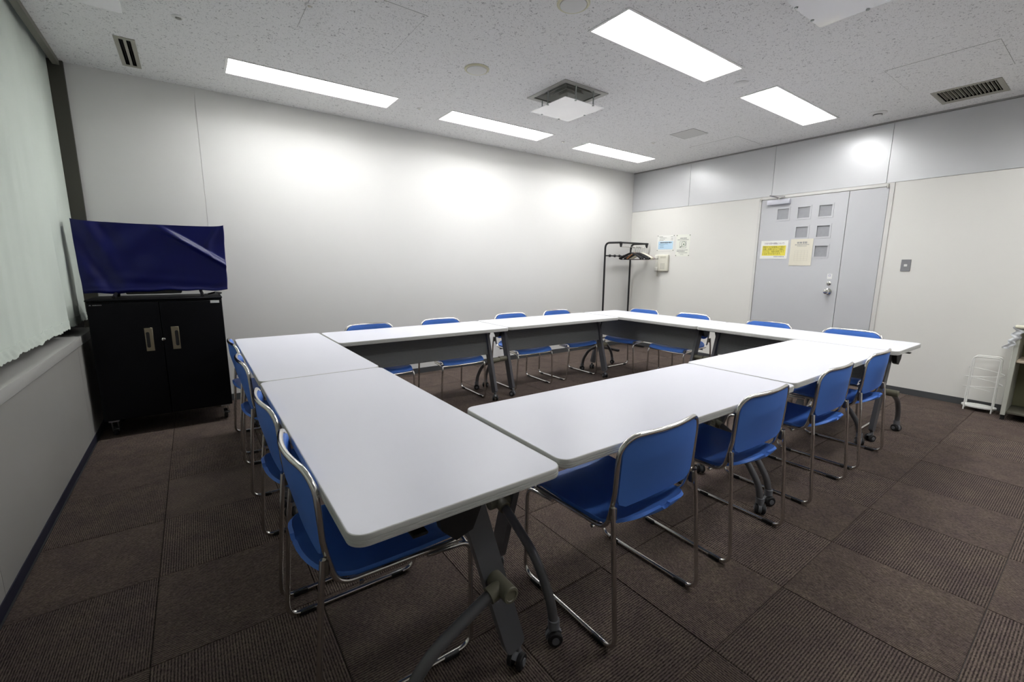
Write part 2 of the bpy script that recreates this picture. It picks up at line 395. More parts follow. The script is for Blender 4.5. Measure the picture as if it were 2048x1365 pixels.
def curtain(label, y0, y1, seed, x=-.705):
    rnd = random.Random(seed); ph = [rnd.random()*6 for _ in range(4)]
    zb, zt = .825, ZC+.12
    def wave(y, z):
        k = (z-zb)/(zt-zb)
        f = (.006*math.sin(y*13+ph[0])+.004*math.sin(y*29+ph[1])+.0016*math.sin(y*61+ph[2]))*(1.1-.4*k)
        lo = max(0, min(1, (1.55-z)/.7))                       # one deep fold opening toward the sill
        return f - .055*lo*math.exp(-((y-4.20+.05*(1-lo))/.045)**2) + .012*lo*math.exp(-((y-4.10)/.04)**2)
    t = thing('lace_curtain', label, 'curtain', (x, (y0+y1)/2, zb))
    cyy = (y0+y1)/2; n = int((y1-y0)*60)
    MB().grid(lambda u, v: (wave(y0+u*(y1-y0), zb+v*(zt-zb)), y0+u*(y1-y0)-cyy, .055+v*(zt-zb-.055)), n, 14, .002).build('fabric', CURT, t, 60)
    def hem(u, v):                                             # embroidered hem with a scalloped lower edge
        y = y0+u*(y1-y0); sc_ = .006*abs(math.sin(y*PI/.055))
        return (wave(y, zb)+.0025+.0022*math.sin(y*95+v*9)*math.sin(v*PI), y-cyy, (1-v)*(0+.007-sc_)+v*.062)
    h = MB().grid(hem, int((y1-y0)*110), 5, .003).build('hem', CURT, t, 60); h['label'] = 'scalloped white hem band'
    return t
curtain('long pale green curtain with scalloped hem above the window sill', YN+.03, YB-.032, 3)

# ---- door in the right wall
door = bpy.data.objects.new('door_1', None); COL.objects.link(door); struct(door, 'light grey door with six small square panes and a fixed side leaf')
door.matrix_world = onright(2.15, 0)
dx = lambda y: 2.15-y
panes = [(2.510, 1.898), (2.287, 1.898), (2.070, 1.898), (2.287, 1.675), (2.070, 1.675), (2.068, 1.453)]
hl = [(dx(y)-.062, dx(y)+.062, z-.061, z+.061) for y, z in panes]
MB().slab(dx(2.765), dx(1.866), .006, 2.080, -.035, .004, hl).build('door_leaf', DOORG, door, 0)
sl = MB().box(dx(1.860), dx(1.530), .006, 2.080, -.035, .004).build('side_leaf', DOORG, door, 0)
for (y, z) in panes:
    p = MB().box(dx(y)-.061, dx(y)+.061, z-.061, z+.061, -.011, -.006).build('pane', GLASSD, door, 0)
    MB().slab(dx(y)-.079, dx(y)+.079, z-.078, z+.078, .0045, .008, [(dx(y)-.062, dx(y)+.062, z-.061, z+.061)]).build('pane_frame', DOORG, door, 0)
MB().slab(dx(2.80), dx(1.488), 0, 2.116, -.04, .010, [(dx(2.770), dx(1.525), -.01, 2.086)]).build('door_frame', FRAMEC, door, 0)
MB().box(dx(2.79), dx(1.49), 0, 2.11, -.045, -.038).build('backing', SEAMM, door, 0)
cl = MB().rbox(dx(2.687), dx(2.436), 2.012, 2.066, .004, .050, .004).build('door_closer', mat('closer_silver', (.62, .62, .68), .35, .4), door)
MB().tube([(dx(2.56), 2.068, .03), (dx(2.56), 2.086, .03)], .010, 10).tube(fillet([(dx(2.56), 2.088, .03), (dx(2.665), 2.12, .10), (dx(2.50), 2.098, .02)], .004, 3), .006, 8).build('closer_arm', CHROME, cl)
for y in (2.775, 1.538):
    MB().cyl((dx(y), 2.068, .012), (dx(y), 2.108, .012), .011, 12).cyl((dx(y), 2.086, .012), (dx(y), 2.090, .012), .0125, 12).build('hinge', CHROME, door)
kb = MB().lathe([(.036, 0), (.036, .006), (.014, .010), (.012, .034), (.026, .042), (.030, .056), (.024, .070), (.010, .074)], 24, Matrix.Translation((dx(1.949), 1.005, .004))).build('door_knob', CHROME, door)
MB().lathe([(.024, 0), (.022, .006), (.014, .010), (.014, .016)], 20, Matrix.Translation((dx(1.949), 1.095, .004))).rbox(dx(1.949)-.004, dx(1.949)+.004, 1.08, 1.11, .018, .030, .002).build('thumb_turn', CHROME, door)
st = MB().rbox(dx(1.974), dx(1.926), 1.145, 1.203, .004, .0055, .0005, 1).build('lock_sticker', WHITEP, door)
MB().slab(dx(1.962), dx(1.940), 1.172, 1.194, .0055, .006, [(dx(1.957), dx(1.945), 1.177, 1.189)]).build('sticker_mark', mat('sticker_violet', (.42, .40, .55), .5), st, 0)

# ================================================================== CEILING FITTINGS
LN = ['recessed ceiling light panel nearest the window, along the back wall', 'recessed ceiling light panel in the middle of the back-wall row',
      'recessed ceiling light panel at the right end of the back-wall row', 'large recessed ceiling light panel nearest the viewer, at the top of the picture',
      'recessed ceiling light panel in front of the door', 'recessed ceiling light panel overhead, just outside the view', 'recessed ceiling light panel beyond the right edge of the view']
for (x, y), lb in zip(LIGHTS, LN):
    t = thing('ceiling_light', lb, 'ceiling light', (x, y, ZC), 0, 'recessed fluorescent panels in the ceiling')
    a, b, r = LW/2-.001, LD/2-.001, .085
    MB().slab(-a, a, -b, b, 0, r+.02, [(-a+.006, a-.006, -b+.006, b-.006)]).build('housing', HOUSING, t, 0)
    MB().box(-a+.006, a-.006, -b+.006, b-.006, r, r+.006).build('diffuser', LIGHTM, t, 0)
    MB().box(-a, a, -b, b, r+.02, r+.024).build('back_plate', HOUSING, t, 0)
    MB().slab(-a-.012, a+.012, -b-.012, b+.012, -.004, 0, [(-a+.004, a-.004, -b+.004, b-.004)]).build('trim_frame', WHITEP, t, 0)

for k, (x, y) in enumerate(DIFF):
    t = thing('air_diffuser', ['square ceiling air diffuser with white plate hung on clear rods, mid ceiling', 'square air diffuser whose hanging plate cuts the top edge of the picture'][k], 'air vent', (x, y, ZC), 0, 'square air diffusers in the ceiling')
    MB().slab(-.247, .247, -.247, .247, -.006, .0, [(-.205, .205, -.205, .205)]).build('frame', DIFFM, t, 0)
    MB().slab(-DS+.001, DS-.001, -DS+.001, DS-.001, .0, .14, [(-.215, .215, -.215, .215)]).box(-DS+.001, DS-.001, -DS+.001, DS-.001, .14, .145).build('duct', DARKIN, t, 0)
    for s_ in (.205, .150, .098, .048):
        m = MB(); z0, z1 = (.0, .075); i_ = s_-.052 if s_ > .06 else .004
        sq = lambda h, z: [(-h,-h,z),(h,-h,z),(h,h,z),(-h,h,z)]
        m.add(sq(s_, z0+.004)+sq(i_, z1)+sq(s_, z0+.008)+sq(i_, z1+.004), [(q, (q+1) % 4, 4+(q+1) % 4, 4+q) for q in range(4)]+[(8+q, 12+q, 12+(q+1) % 4, 8+(q+1) % 4) for q in range(4)]+[(q, 8+q, 8+(q+1) % 4, (q+1) % 4) for q in range(4)])
        m.build('louvre_ring', mat('louvre_light', (.58, .58, .55), .5), t, 0)
    pl = .222
    for px, py in ((-.10, -.214), (.10, -.214), (-.214, .0), (.214, .0), (-.10, .214), (.10, .214)):
        MB().cyl((px, py, -.112), (px, py, -.004), .005, 8).cyl((px, py, -.121), (px, py, -.112), .009, 8).build('rod', mat('rod_clear', (.50, .54, .52), .2, trans=.2), t)
    MB().rbox(-pl, pl, -pl, pl, -.116, -.112, .0012, 1).build('baffle_plate', ACRY, t, 20)

for k, v in enumerate((VL, VL2)):
    x0, x1, y0, y1 = v; cx, cyy = (x0+x1)/2, (y0+y1)/2; a, b = (x1-x0)/2, (y1-y0)/2
    t = thing('slot_vent', ['two-slot beige air vent in the ceiling corner above the black cabinet', 'slot air vent with hanging plate at the top left edge of the picture'][k], 'air vent', (cx, cyy, ZC), 0, 'slot vents beside the window')
    MB().slab(-a-.008, a+.008, -b-.012, b+.012, -.004, 0, [(-.031, -.008, -b+.02, b-.02), (.008, .031, -b+.02, b-.02)]).build('frame', VENTM, t, 0)
    MB().slab(-a+.001, a-.001, -b+.001, b-.001, 0, .10, [(-a+.004, a-.004, -b+.004, b-.004)]).box(-a+.001, a-.001, -b+.001, b-.001, .10, .104).build('duct', DARKIN, t, 0)
    for sx in (-.0195, .0195): MB().box(sx-.003, sx-.001, -b+.02, b-.02, .004, .04).build('vane', DARKIN, t, 0)
    if k:
        for yy in (-.2, .2): MB().cyl((.03, yy, -.112), (.03, yy, -.002), .005, 8).build('rod', MATS['rod_clear'], t)
        MB().rbox(-.16, .045, -.26, .262, -.116, -.112, .001, 1).build('baffle_plate', ACRY, t)
x0, x1, y0, y1 = VR; t = thing('grille_vent', 'long beige slatted ceiling grille near the right wall', 'air vent', ((x0+x1)/2, (y0+y1)/2, ZC))
a, b = (x1-x0)/2, (y1-y0)/2
MB().slab(-a-.012, a+.012, -b-.014, b+.014, -.004, 0, [(-a+.022, a-.05, -b+.018, b-.018)]).build('frame', VENTM, t, 0)
MB().slab(-a+.001, a-.001, -b+.001, b-.001, 0, .10, [(-a+.004, a-.004, -b+.004, b-.004)]).box(-a+.001, a-.001, -b+.001, b-.001, .10, .104).build('duct', DARKIN, t, 0)
for i in range(15):
    yy = -b+.03+i*(2*b-.06)/14
    MB().box(-a+.018, a-.046, -.0018, .0018, -.006, .012, Matrix.Rotation(.12, 4, 'X')).build('slat', VENTM, t, 0, Matrix.Translation((0, yy, .006)))

def round_fit(name, label, cat, x, y, prof, m, group=None, inner=None, im=None):
    t = thing(name, label, cat, (x, y, ZC), 0, group)
    MB().lathe([(r, -z) for r, z in prof], 32).build('rim', m, t)
    if inner: MB().lathe([(r, -z) for r, z in inner], 32).build('cover', im, t)
    return t
for (x, y), lb in zip(((1.868, 3.055), (1.868, 2.02)), ('round cream ceiling speaker in mid ceiling', 'round cream ceiling speaker cut by the top edge of the picture')):
    round_fit('ceiling_speaker', lb, 'speaker', x, y, [(.093, 0), (.093, .004), (.086, .010), (.078, .010), (.076, .004)], YELLOWRIM, 'round ceiling speakers', [(.076, .002), (.074, .012), (.05, .016), (.01, .017)], mat('speaker_mesh', (.72, .72, .70), .6))
SPR = [(.078, 3.519, 'white sprinkler head with hollow centre beside the slot vent'), (1.872, 4.095, 'small round ceiling fitting between the left and middle back-row lights'), (3.699, 4.112, 'small round ceiling fitting between the middle and right back-row lights'),
       (4.568, 3.496, 'tiny round ceiling fitting near the square access hatch'), (.682, 2.920, 'small white ceiling fitting on the access panel edge at the top')]
for i, (x, y, lb) in enumerate(SPR):
    r = .034 if i == 0 else .024
    round_fit('sprinkler_head', lb, 'sprinkler', x, y, [(r, 0), (r, .003), (r*.8, .008), (r*.55, .008), (r*.5, .003)], WHITEP, 'small round ceiling fittings', [(r*.42, .002), (r*.38, .010), (r*.1, .011)], PINM if i == 0 else CREAM)
round_fit('blank_outlet', 'flat white round ceiling cover between the two right lights', 'ceiling cover', 3.69, 2.015, [(.056, 0), (.056, .004), (.046, .010), (.02, .011)], WHITEP)
t = round_fit('smoke_detector', 'white domed smoke detector near the door', 'smoke detector', 5.39, 1.59, [(.070, 0), (.070, .006), (.060, .014), (.048, .016)], WHITEP, None, [(.036, .016), (.036, .026), (.033, .034), (.02, .040), (.005, .041)], WHITEP)
MB().lathe([(.0365, -.017), (.0365, -.024), (.030, -.024)], 24).build('slot_ring', BLACKP, t)
def access(label, x0, x1, y0, y1, m, w_=.002):
    t = thing('access_panel', label, 'access panel', ((x0+x1)/2, (y0+y1)/2, ZC), 0, 'ceiling access panels')
    a, b = (x1-x0)/2, (y1-y0)/2
    MB().slab(-a, a, -b, b, -.0012, 0, [(-a+w_, a-w_, -b+w_, b-w_)]).build('joint', SEAMM if w_ > .0025 else INKG, t, 0)
    MB().box(-a+w_, a-w_, -b+w_, b-w_, -.0016, 0).build('panel', m, t, 0)
access('small plain square ceiling hatch beside the right wall', 4.445, 4.73, 2.90, 3.19, mat('hatch_grey', (.60, .60, .58), .7), .004)
access('square ceiling panel outlined at the top centre left', .67, 1.266, 2.62, 3.215, CEIL)
access('square ceiling panel outlined above the slatted grille', 4.317, 4.909, .68, 1.27, CEIL)
access('square ceiling panel outlined above the door end of the wall', 5.09, 5.67, 2.766, 3.363, CEIL)

# ================================================================== TABLES
def rrect(a, b, r, n=6):
    out = []
    for sx, sy, s0 in ((1, 1, 0), (-1, 1, PI/2), (-1, -1, PI), (1, -1, 3*PI/2)):
        for k in range(n+1):
            t = s0+k*PI/2/n; out.append((sx*(a-r)+r*math.cos(t), sy*(b-r)+r*math.sin(t)))
    return out
TL, TWD, TZ = 1.52, .6, .702
def caster(m_hood, m_wheel, p, ang=0, r=.026):
    M = Matrix.Translation(p) @ Matrix.Rotation(ang, 4, 'Z')
    for s_ in (-1, 1):
        m_wheel.lathe([(r*.55, -.0085), (r-.003, -.0085), (r, -.005), (r, .005), (r-.003, .0085), (r*.55, .0085)], 20, M @ Matrix.Translation((0, s_*.0165, r)) @ Matrix.Rotation(PI/2, 4, 'X'))
        m_hood.lathe([(r*.5, -.002), (r*.45, .002)], 14, M @ Matrix.Translation((0, s_*.0265, r)) @ Matrix.Rotation(PI/2, 4, 'X'))
    # arched hood over the wheels
    arc = [(math.cos(a)*(r+.004), math.sin(a)*(r+.004)) for a in [PI*k/10 for k in range(-1, 9)]]
    inn = [(math.cos(a)*(r*.35), math.sin(a)*(r*.35)) for a in [PI*k/10 for k in range(8, -2, -1)]]
    m_hood.prism(arc+inn, -.0075, .0075, M @ Matrix.Translation((0, 0, r)) @ Matrix.Rotation(PI/2, 4, 'X'))
    m_hood.cyl(M @ Vector((.008, 0, r)), M @ Vector((.008, 0, 2*r+.022)), .011, 12)
def make_table():
    t = thing('folding_table', 'table', 'table', (0,0,0), 0, 'folding tables set in a hollow square')
    a, b = TL/2-.001, TWD/2-.001
    top = MB(); top.prism(rrect(a-.003, b-.003, .037), TZ-.029, TZ); tp = top.build('table_top', TOPM, t, 30)
    # plastic edge with two grooves, swept round the outline
    prof = [(-.004, 0), (-.0012, -.0012), (0, -.004), (0, -.0115), (-.0022, -.0125), (-.0022, -.0140), (0, -.0150), (0, -.0195), (-.0022, -.0205), (-.0022, -.0220), (0, -.0230), (-.0008, -.0285), (-.004, -.030)]
    rings = [rrect(a+d, b+d, .04+d) for d, z in prof]; n = len(rings[0]); m = MB()
    for (d, z), R in zip(prof, rings): m.v += [(x, y, TZ+.0002+z) for x, y in R]
    for i in range(len(prof)-1):
        for j in range(n): m.f.append((i*n+j, i*n+(j+1) % n, (i+1)*n+(j+1) % n, (i+1)*n+j)[::-1])
    m.build('edge_band', EDGEM, tp, 25)
    # slanted flat legs, beam, joints, curved tube legs, casters
    vt, zt, vb, zb = -.035, .672, -.205, .076
    ang = math.atan2(vt-vb, zt-zb)
    for s_ in (-1, 1):
        m = MB(); L_ = math.hypot(vt-vb, zt-zb); wd = .035
        prof2 = [(-wd, L_), (-wd, .02), (-wd+.006, .006), (-wd+.02, 0), (wd-.012, 0), (wd-.003, .008), (wd, .025), (wd, L_-.07), (wd+.03, L_)]
        M = Matrix.Translation((s_*.655, vb, zb)) @ Matrix.Rotation(-ang, 4, 'X') @ Matrix(((0,0,1,0),(1,0,0,0),(0,1,0,0),(0,0,0,1)))
        m.prism(prof2, -.0135, .0135, M); lg = m.build('leg', LEGM, t, 30)
        mh, mw = MB(), MB(); caster(mh, mw, (s_*.655, vb-.008, 0), 1.1*s_)
        c = mh.build('caster', CASTM, lg); 
        mw.build('caster_wheel', TYRE, lg)
        jv, jz = -.118, .368
        j = MB(); j.cyl((s_*.640, jv, jz), (s_*.752, jv, jz), .0245, 20).lathe([(.0245, 0), (.0225, .004), (.017, .0045), (.015, .002)], 20, Matrix.Translation((s_*.752, jv, jz)) @ Matrix.Rotation(s_*PI/2, 4, 'Y'))
        path = fillet([(s_*.710, jv, jz), (s_*.710, jv+.055, jz-.012), (s_*.708, .118, .265), (s_*.705, .198, .145), (s_*.702, .212, .070)], [.15, .25, .2], 8)
        j.tube(path[:4] if (path[0]-path[3]).length > .03 else path[:8], .0235, 18).build('joint', JOINTM, t)
        cl_ = MB().tube(path, .0165, 14).build('curved_leg', TUBEM, t)
        mh, mw = MB(), MB(); mh.cyl((s_*.702, .212, .056), (s_*.702, .212, .086), .020, 16); caster(mh, mw, (s_*.702, .216, 0), -.5*s_)
        mh.build('caster', CASTM, cl_); mw.build('caster_wheel', TYRE, cl_)
        MB().rbox(s_*.655-.045, s_*.655+.045, -.16, .13, .648, .672, .004, 1).build('top_bracket', BLACKP, t)
        MB().prism([(-.075, .672), (.075, .672), (.060, .600), (.020, .560), (-.030, .575)], s_*.672 if s_ > 0 else s_*.700, s_*.700 if s_ > 0 else s_*.672, Matrix(((0,0,1,0),(1,0,0,0),(0,1,0,0),(0,0,0,1)))).build('flip_mechanism', BLACKP, t, 0)
        lv = MB().rbox(s_*.70-.04, s_*.70+.035, .115, .155, .636, .644, .003, 1).cyl((s_*.68, .12, .64), (s_*.68, .12, .668), .008, 8).build('flip_lever', BLACKP, t)
    # modesty panel in the plane of the legs
    M = Matrix.Translation((0, vb, zb)) @ Matrix.Rotation(-ang, 4, 'X')
    Lp = math.hypot(vt-vb, zt-zb)
    MB().grid(lambda u, v: M @ Vector((-.638+u*1.276, -.004-.012*math.sin(v*PI), .368+v*(Lp-.388))), 4, 10, .004).build('modesty_panel', PANELR, t, 60)
    MB().box(-.60, .60, .02, .05, .650, .672).build('stiffener', BLACKP, t, 0)
    return t
TBL = [('LN', .515, 1.625, 0, PI/2, 'white folding table nearest the viewer, running along the window side'),
       ('LF', .515, 3.1468, 0, PI/2, 'white folding table on the window side beside the black cabinet'),
       ('B1', 1.584, 3.577, -.010, 0, 'white folding table along the back wall, nearer the window'),
       ('B2', 3.114, 3.588, -.012, 0, 'white folding table along the back wall, nearer the coat rack'),
       ('R1', 4.192, 3.1245, .004, -PI/2, 'white folding table on the door side, in the far corner by the coat rack'),
       ('R2', 4.190, 1.6025, -.003, -PI/2, 'white folding table on the door side with its free end toward the right wall'),
       ('N1', 1.592, 1.176, -.014, PI, 'white folding table of the near row with the bright sheen, left of centre'),
       ('N2', 3.120, 1.184, .003, PI, 'white folding table of the near row at its right end')]
proto = make_table()
for i, (k, x, y, th, rz, lb) in enumerate(TBL):
    o = proto if i == 0 else copy_tree(proto)
    o.location = (x, y, 0); o.rotation_euler = (0, 0, rz+th); o['label'] = lb

# ================================================================== CHAIRS
def make_chair():
    t = thing('stacking_chair', 'chair', 'chair', (0,0,0), 0, 'blue stacking chairs round the tables')
    r = .0085
    # back hoop running on into the seat rails
    def by(x, z):                                     # rear surface depth
        k = (z-.43)/.31
        return -.188-.018*k-.036*(1-(x/.215)**2)*min(1, max(0, k*1.4))
    hoop = []
    W = .218
    left = fillet([(-W+.004, .21, .396), (-W, -.165, .406), (-W, -.186, .50)], [.06], 8)
    up = [(-W, by(-W, z), z) for z in (.55, .60, .645)]
    arc = []
    for k in range(1, 9):
        a = PI-k*PI/2/8; x = -W+.075+.075*math.cos(a); z = .668+.072*math.sin(a); arc.append((x, by(x, z), z))
    top = [(x, by(x, .74), .740+.002*(1-(x/W)**2)) for x in (-.10, -.06, -.02)]
    half = left+[Vector(p) for p in up+arc+top]
    full = half+[Vector((-p.x, p.y, p.z)) for p in reversed(half)]
    MB().tube(full, r, 10).build('back_frame', CHROME, t)
    for s_ in (-1, 1):
        p = fillet([(s_*.218, .10, .388), (s_*.218, .254, .376), (s_*.236, .240, .0105), (s_*.240, -.243, .0105), (s_*.236, -.212, .40), (s_*.232, -.200, .505)], [.045, .05, .05, .2], 7)
        MB().tube(p, r, 10).build('leg_frame', CHROME, t)
        for yy in (-.175, .165):
            MB().rbox(s_*.239-.011, s_*.239+.011, yy-.026, yy+.026, 0, .018, .003, 1).build('glide', BLACKP, t)
        MB().rbox(s_*.226-.012, s_*.226+.012, -.206, -.186, .455, .502, .004, 1).build('frame_clamp', mat('clamp_bronze', (.20, .18, .155), .35, .8), t)
    MB().tube([(-.218, .238, .372), (-.1, .248, .370), (.1, .248, .370), (.218, .238, .372)], r*.8, 8).build('front_rail', CHROME, t)
    MB().tube([(-.218, -.10, .385), (.218, -.10, .385)], r*.8, 8).build('rear_rail', CHROME, t)
    # seat pan: waterfall front, dished, rear lip rolled up
    def seat(u, v):
        v0 = .70
        if v < v0: y = .262-v/v0*.362; hw = .207
        else:
            a = (v-v0)/(1-v0)*1.545; y = -.10-.128*math.sin(a); hw = .207*math.cos(a)**.62
        x = (2*u-1)*hw
        z = .414-.014*math.sin(min(1, v*1.15)*PI)*(1-(2*u-1)**2*.55)
        if y > .215: z -= ((y-.215)/.047)**2*.032
        if y < -.10: z += ((-.10-y)/.13)**2*.034
        z += .010*abs(2*u-1)**4
        return (x, y, z)
    MB().grid(lambda u, v: seat(1-u, v), 20, 34, .012).build('seat', BLUE, t, 60)
    # backrest shell with rounded lower corners
    def back(u, v):
        z = .486+v*.248; W2 = .207
        q = 2*u-1
        rc = .07; dz = z-.486; du = .734-z
        ins = 0
        if dz < rc*.6: ins = rc*.6-math.sqrt(max(0, (rc*.6)**2-(rc*.6-dz)**2))
        if du < .066: ins = .066-math.sqrt(max(0, .066**2-(.066-du)**2))
        x = q*(W2-ins*.95)
        return (x, by(x, z)-.004, z)
    MB().grid(back, 20, 16, .016).build('backrest', BLUE, t, 60)
    return t
CH = []
near = ['blue chair tucked in at the near row, closest to the viewer, seen from behind', 'second blue chair from the left in the near row, table caster showing under its seat',
        'third blue chair from the left in the near row', 'blue chair at the right end of the near row']
for (x, y, a, lb) in zip((1.253, 1.993, 2.816, 3.527), (1.060, 1.060, 1.060, 1.066), (.01, -.015, -.01, .01), near): CH.append((x, y, a, lb))
left_ = ['blue chair at the window side nearest the viewer, under the table corner', 'second blue chair from the viewer on the window side',
         'third blue chair from the viewer on the window side', 'farthest blue chair on the window side, against the black cabinet']
for (x, y, a, lb) in zip((.408, .402, .400, .402), (1.358, 1.955, 2.862, 3.540), (0, .01, -.01, .01), left_): CH.append((x, y, -PI/2+a, lb))
back_ = ['blue chair in front of the back wall, nearest the window', 'second blue chair from the window along the back wall', 'third blue chair from the window along the back wall', 'blue chair along the back wall nearest the coat rack']
for (x, y, a, lb) in zip((1.245, 1.955, 2.826, 3.515), (3.702, 3.702, 3.730, 3.736), (-.02, 0, -.03, .0), back_): CH.append((x, y, PI+a, lb))
right_ = ['blue chair on the door side nearest the coat rack', 'blue chair on the door side below the wall telephone and notices', 'blue chair in front of the grey door', 'blue chair on the door side nearest the viewer, below the light switch']
for (x, y, a, lb) in zip((4.318, 4.318, 4.312, 4.312), (3.455, 2.795, 1.985, 1.305), (.01, -.01, .0, .01), right_): CH.append((x, y, PI/2+a, lb))
cproto = make_chair()
for i, (x, y, a, lb) in enumerate(CH):
    o = cproto if i == 0 else copy_tree(cproto)
    o.location = (x, y, 0); o.rotation_euler = (0, 0, a); o['label'] = lb

# ================================================================== CABINET, TELEVISION, COVER
cab = thing('media_cabinet', 'black metal rolling cabinet with two doors beside the window', 'cabinet', (-.220, 4.180, 0), -.010)
HW = .395
MB().rbox(-HW, HW, .012, .47, .125, 1.000, .004, 1).build('body', CABM, cab)
MB().rbox(-HW-.006, HW-.006+.01, -.006, .475, 1.000, 1.012, .004, 1).build('top_board', CABM, cab)
for s_ in (-1, 1):
    x0, x1 = (-HW+.002, -.002) if s_ < 0 else (.002, HW-.002)
    d = MB().rbox(x0, x1, -.006, .012, .132, .985, .003, 1).build('door', CABM, cab)
    cx = s_*.078
    h = MB(); slot = [(cx+s_*.007+.0105*math.cos(a), .708+(.048 if math.sin(a) > 0 else -.048)+0.0105*math.sin(a)) for a in [2*PI*k/16+.01 for k in range(16)]]
    h.rbox(cx-.024, cx+.024, -.0095, -.006, .624, .796, .001, 1).build('handle_plate', STEEL, d)
    MB().prism(slot, 0, .002, Matrix.Translation((0, -.0097, 0)) @ Matrix.Rotation(PI/2, 4, 'X')).build('finger_slot', BLACKP, d)
MB().lathe([(.012, 0), (.012, .004), (.009, .006)], 16, Matrix.Translation((.004, -.006, .705)) @ Matrix.Rotation(PI/2, 4, 'X')).build('lock', CHROME, cab)
lb_ = MB().rbox(.318, .376, -.0075, -.006, .964, .984, .0005, 1).build('name_label', WHITEP, cab)
mk = MB(); mk.add([(-.380, -.0072, .972), (-.366, -.0072, .972), (-.373, -.0072, .981)], [(0, 1, 2)])
for k in range(7): mk.box(-.360+k*.007, -.3555+k*.007, -.0072, -.0068, .972, .978)
mk.build('maker_mark', mat('mark_grey', (.30, .30, .30), .5), cab, 0)
for s_ in (-1, 1):
    for yy in (.05, .42):
        f = MB().rbox(s_*.345-.03, s_*.345+.03, yy-.03, yy+.03, .112, .125, .002, 1)
        for q in (-1, 1): f.prism([(-.026, .113), (.022, .113), (.030, .042), (.012, .030)], -.0015, .0015, Matrix.Translation((s_*.345+q*.017, yy, 0)) @ Matrix.Rotation(PI/2, 4, 'Z') @ Matrix.Rotation(PI/2, 4, 'X'))
        c = f.build('caster', mat('zinc', (.45, .45, .46), .35, .9), cab)
        MB().lathe([(.012, -.012), (.036, -.012), (.040, -.006), (.040, .006), (.036, .012), (.012, .012)], 24, Matrix.Translation((s_*.345, yy+.022, .040)) @ Matrix.Rotation(PI/2, 4, 'Y')).build('wheel', TYRE, c)
        MB().lathe([(.028, -.0135), (.024, -.0135), (.024, .0135), (.028, .0135)], 20, Matrix.Translation((s_*.345, yy+.022, .040)) @ Matrix.Rotation(PI/2, 4, 'Y')).build('wheel_rim', CHROME, c)
        if yy < .2: MB().rbox(s_*.345-.008, s_*.345+.026, yy-.06, yy-.015, .062, .070, .002, 1).build('brake', BLACKM, c)

tv = thing('television', 'black television on the cabinet, only its feet and lower edge showing', 'television', (-.205, 4.36, 1.012), -.010)
MB().rbox(-.415, .415, -.045, .030, .055, .53, .006, 1).build('body', BLACKP, tv)
for s_ in (-1, 1):
    MB().tube([(s_*.26, -.16, .0125), (s_*.25, -.02, .050), (s_*.25, .0, .07)], .011, 8).tube([(s_*.26, .09, .0125), (s_*.25, .0, .05)], .011, 8).build('foot', BLACKM, tv)
MB().rbox(-.20, .13, -.07, .04, .028, .060, .006, 1).build('sound_bar', BLACKP, tv)
MB().tube([(.30, -.02, .014), (.345, -.10, .030), (.385, -.06, .022), (.372, .0, .012)], .007, 8).build('cable', BLACKP, tv)

def cover():
    # fitted cloth: corners (cover-local, x right, z up) measured on the front plane
    TLc, TRc, BLc, BRc = Vector((-.440, 0, .508)), Vector((.445, 0, .508)), Vector((-.428, 0, .0)), Vector((.432, 0, .010))
    def front(u, v):
        p = (TLc*(1-u)+TRc*u)*v + (BLc*(1-u)+BRc*u)*(1-v)
        x, z = p.x, p.z
        # pulled-up corners, sagging top
        p.z += v**6*(-.008*math.sin(u*PI)**.7) + v**8*.010*(abs(2*u-1)**14)
        y = 0
        # the long diagonal fold from the top middle to the lower right edge
        d = ((x-.02)*.555 + (z-.49)*.83)/1.0 - .0
        d += .05*max(0, x-.02)**2
        along = max(0, min(1, (x+.02)/.44))
        f = max(0, 1-d/.042)*min(1, (.042-d)/.02) if d > 0 else math.exp(-(d/.014)**2)
        y -= .034*max(0, f)*min(1, along*2.5)
        # soft pulls fanning from the upper left, small creases along the bottom
        y -= .013*math.sin(x*34+z*16)*math.exp(-((x+.35)/.12)**2)
        y -= .007*math.sin(x*18-z*24)*(1-along)*(.4+.6*v)
        y -= .005*math.sin(z*75+x*6)*math.exp(-(z/.10)**2)
        y -= .010*math.exp(-((z-.018)/.012)**2)
        y -= .012*math.exp(-((x-.372-.04*math.sin(z*14))/.018)**2)*max(0, min(1, (z-.2)*6))*.7
        y += .010*math.sin(z*17+2)*max(0, (u-.86)/.14)
        p.z += (1-v)**8*(.004*math.sin(x*31)+.005*math.sin(x*11+1))
        return Vector((p.x, y, p.z))
    D = .135
    def wrap(u, v):                                  # u across, v: bottom-front up over the top and down the back
        if v < .5: return front(u, v*2)
        if v < .62:
            k = (v-.5)/.12; p = front(u, 1); return Vector((p.x, p.y*(1-k)+D*k, p.z-.004*math.sin(k*PI)))
        k = (v-.62)/.38; p = front(u, 1-k); return Vector((p.x, D+.004*math.sin(p.x*20), p.z))
    m = MB().grid(wrap, 130, 200)
    for s_ in (0, 1):                                # side flaps
        def side(u, v, s_=s_):
            p = front(s_, v); q = Vector((p.x, D, p.z)); r_ = p*(1-u)+q*u
            r_.x += (-1 if s_ == 0 else 1)*(.006*math.sin(v*9)*math.sin(u*PI)); return r_
        if s_: m.grid(side, 8, 50)
        else: m.grid(lambda u, v: side(1-u, v), 8, 50)
    return m
cv = cover().build('television_cover', CLOTH, None, 60)
cv.location = (-.205, 4.285, 1.052); cv.rotation_euler = (0, 0, -.010)
sol = cv.modifiers.new('cloth', 'SOLIDIFY'); sol.thickness = .002; sol.offset = -1
tag(cv, 'creased royal blue cloth cover over the television on the black cabinet', 'cloth cover')

